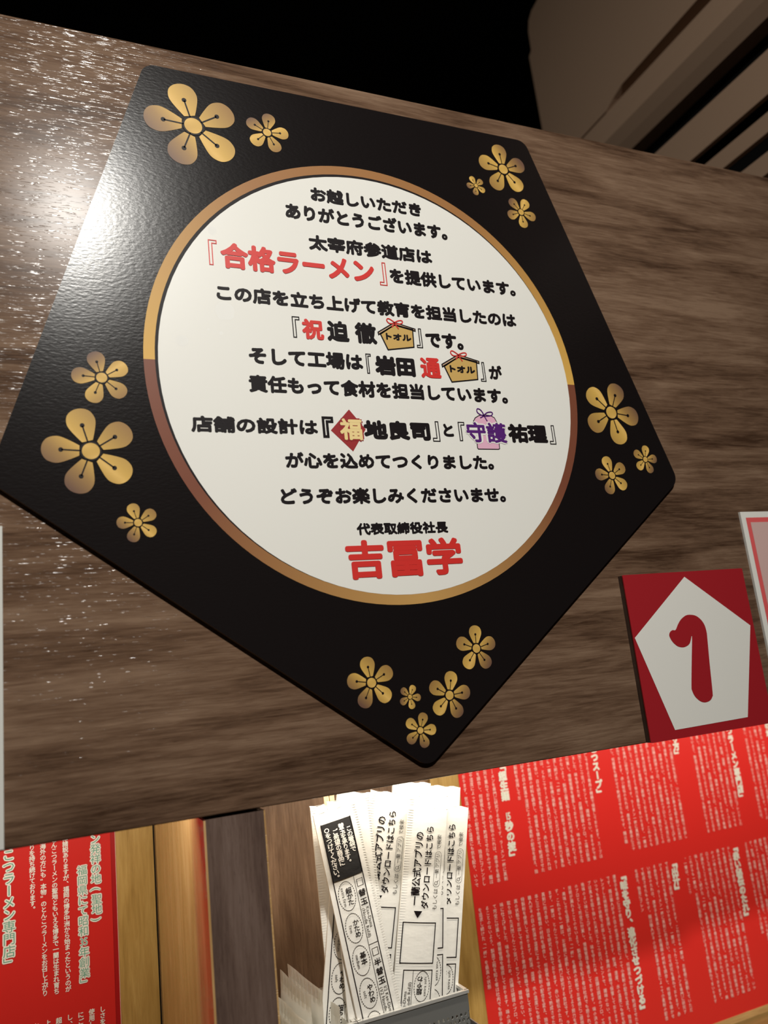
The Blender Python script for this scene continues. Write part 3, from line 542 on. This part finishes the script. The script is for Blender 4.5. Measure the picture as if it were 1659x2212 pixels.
m = MB(); m.box(-0.006, -0.0015, -0.0002, 0.0016, 0.329, 0.340); m.box(-0.0008, 0.0035, -0.0002, 0.0016, 0.329, 0.340); m.build('chopstick_end', bamboo, t)['label'] = 'bare bamboo chopstick ends'

# ------------------------------------------------------------------ film packets
def packet(x, ztop, y0, y1, lean, label, seed, H=0.15, rz=7.0, dip=0.004):
    t = thing('film_packet', label, 'packet', (x, (y0+y1)/2, ztop-H), 'white film packets in the left basket', (0, 0, math.radians(rz)))
    nu, nv = 26, 48; W = (y1-y0)
    def pt(i, j, side):
        u = i/nu; v = j/nv; yy = -W/2 + W*u; zz = H*v
        e = min(u, 1-u)*W; crimp = H-0.012
        fat = min(1, e/0.006)**0.5*min(1, max(0.0, crimp-zz)/0.010)**0.5
        n1 = noise.noise(Vector((yy*26, zz*16, seed*3.1))); n2 = noise.noise(Vector((yy*60+zz*22, zz*20, seed*5.3+side)))
        d = side*(0.0022*fat + 0.0001) + 0.0022*n1*(0.25+0.75*v) + 0.0013*n2*fat
        return (d + lean*v, yy, zz - dip*(1-u)*v + 0.0008*n1*v**4)
    for name, j0, j1 in (('pouch', 0, nv-4), ('crimped_end', nv-4, nv)):
        m = MB()
        for side in (-1, 1):
            vs = [pt(i, j, side) for j in range(j0, j1+1) for i in range(nu+1)]
            f = [(j*(nu+1)+i, (j+1)*(nu+1)+i, (j+1)*(nu+1)+i+1, j*(nu+1)+i+1) for j in range(j1-j0) for i in range(nu)]
            m.add(vs, f if side < 0 else [q[::-1] for q in f])
        if name == 'crimped_end':                 # heat-sealed ribs
            for r in range(16):
                i = 1 + r*(nu-2)/16; k = int(i); vs = [pt(k, nv-4, -1), pt(k, nv, -1)]; q = [(a-0.0005, b+dy, c) for a, b, c in vs for dy in (0, 0.0012)]
                m.add([q[0], q[1], q[3], q[2]], [(0,1,2,3)])
        m.build(name, film, t, smooth=(name == 'pouch'))
packet(-0.1035, -0.5125, 0.096, 0.160, 0.004, 'low white film packet leftmost in the bundle, half hidden by the upright partition', 1)
packet(-0.0945, -0.5095, 0.096, 0.156, 0.003, 'white film packet second from the left in the bundle', 2)
packet(-0.0860, -0.4965, 0.108, 0.174, 0.004, 'white film packet at the back left of the bundle', 3)
packet(-0.0775, -0.4935, 0.104, 0.176, 0.005, 'white film packet with its crimped end standing highest in the bundle', 4)
packet(-0.0690, -0.5065, 0.096, 0.160, 0.006, 'white film packet just right of the highest one in the bundle', 6)
packet(-0.0600, -0.5195, 0.096, 0.166, 0.004, 'white film packet at the right end of the bundle, next to the sleeves', 8)

# ------------------------------------------------------------------ air conditioner on the right-hand wall
t = thing('air_conditioner', 'beige wall air conditioner with dark louvre slots, upper right beyond the wooden board', 'air conditioner', (0.93,-0.1,0.36)); R_ = (0.93,-0.1,0.36)
YA, YB = -0.75, 0.576
def prism(mb, prof, y0, y1): n = len(prof); tr = tessellate_polygon([[Vector((a,b,0)) for a,b in prof]]); mb.add([(a,y0,b) for a,b in prof], tr); mb.add([(a,y1,b) for a,b in prof], [q[::-1] for q in tr]); mb.add([(a,y0,b) for a,b in prof]+[(a,y1,b) for a,b in prof], [(i,(i+1)%n,n+(i+1)%n,n+i) for i in range(n)])
m = MB(); prism(m, [(0.745,0.36),(1.16,0.36),(1.16,1.10),(0.745,1.10)], YA, YB-0.012); m.build('casing', ac_dark, t, R_)
# front panel outline in (y, z): rounded top far corner, small step, rounded lower far corner where the slot starts
def plate(mb, outl, x0, x1): n = len(outl); tr = tessellate_polygon([[Vector((a,b,0)) for a,b in outl]]); mb.add([(x0,a,b) for a,b in outl], tr); mb.add([(x1,a,b) for a,b in outl], [q[::-1] for q in tr]); mb.add([(x0,a,b) for a,b in outl]+[(x1,a,b) for a,b in outl], [(i,(i+1)%n,n+(i+1)%n,n+i) for i in range(n)])
m = MB(); plate(m, [(YA,0.749),(0.165,0.747),(0.345,0.744),(0.372,0.736),(0.395,0.727),(0.576,0.727),(0.580,1.008),(0.570,1.016),(0.569,1.062),(0.562,1.084),(0.548,1.096),(0.518,1.102),(YA,1.102)], 0.700, 0.760); m.build('front_panel', ac_shell, t, R_)
m = MB(); prism(m, [(0.703,0.726),(0.697,0.700),(0.694,0.668),(0.705,0.648),(0.717,0.631),(0.760,0.631),(0.760,0.726)], YA, YB-0.002); m.build('flap', ac_shell, t, R_)
for za, zb in ((0.571,0.511), (0.484,0.458), (0.429,0.401), (0.378,0.36)):
    m = MB(); prism(m, [(0.700,za),(0.703,zb),(0.712,zb),(0.709,za)], YA, YB-0.004); m.build('louver', ac_shell, t, R_)
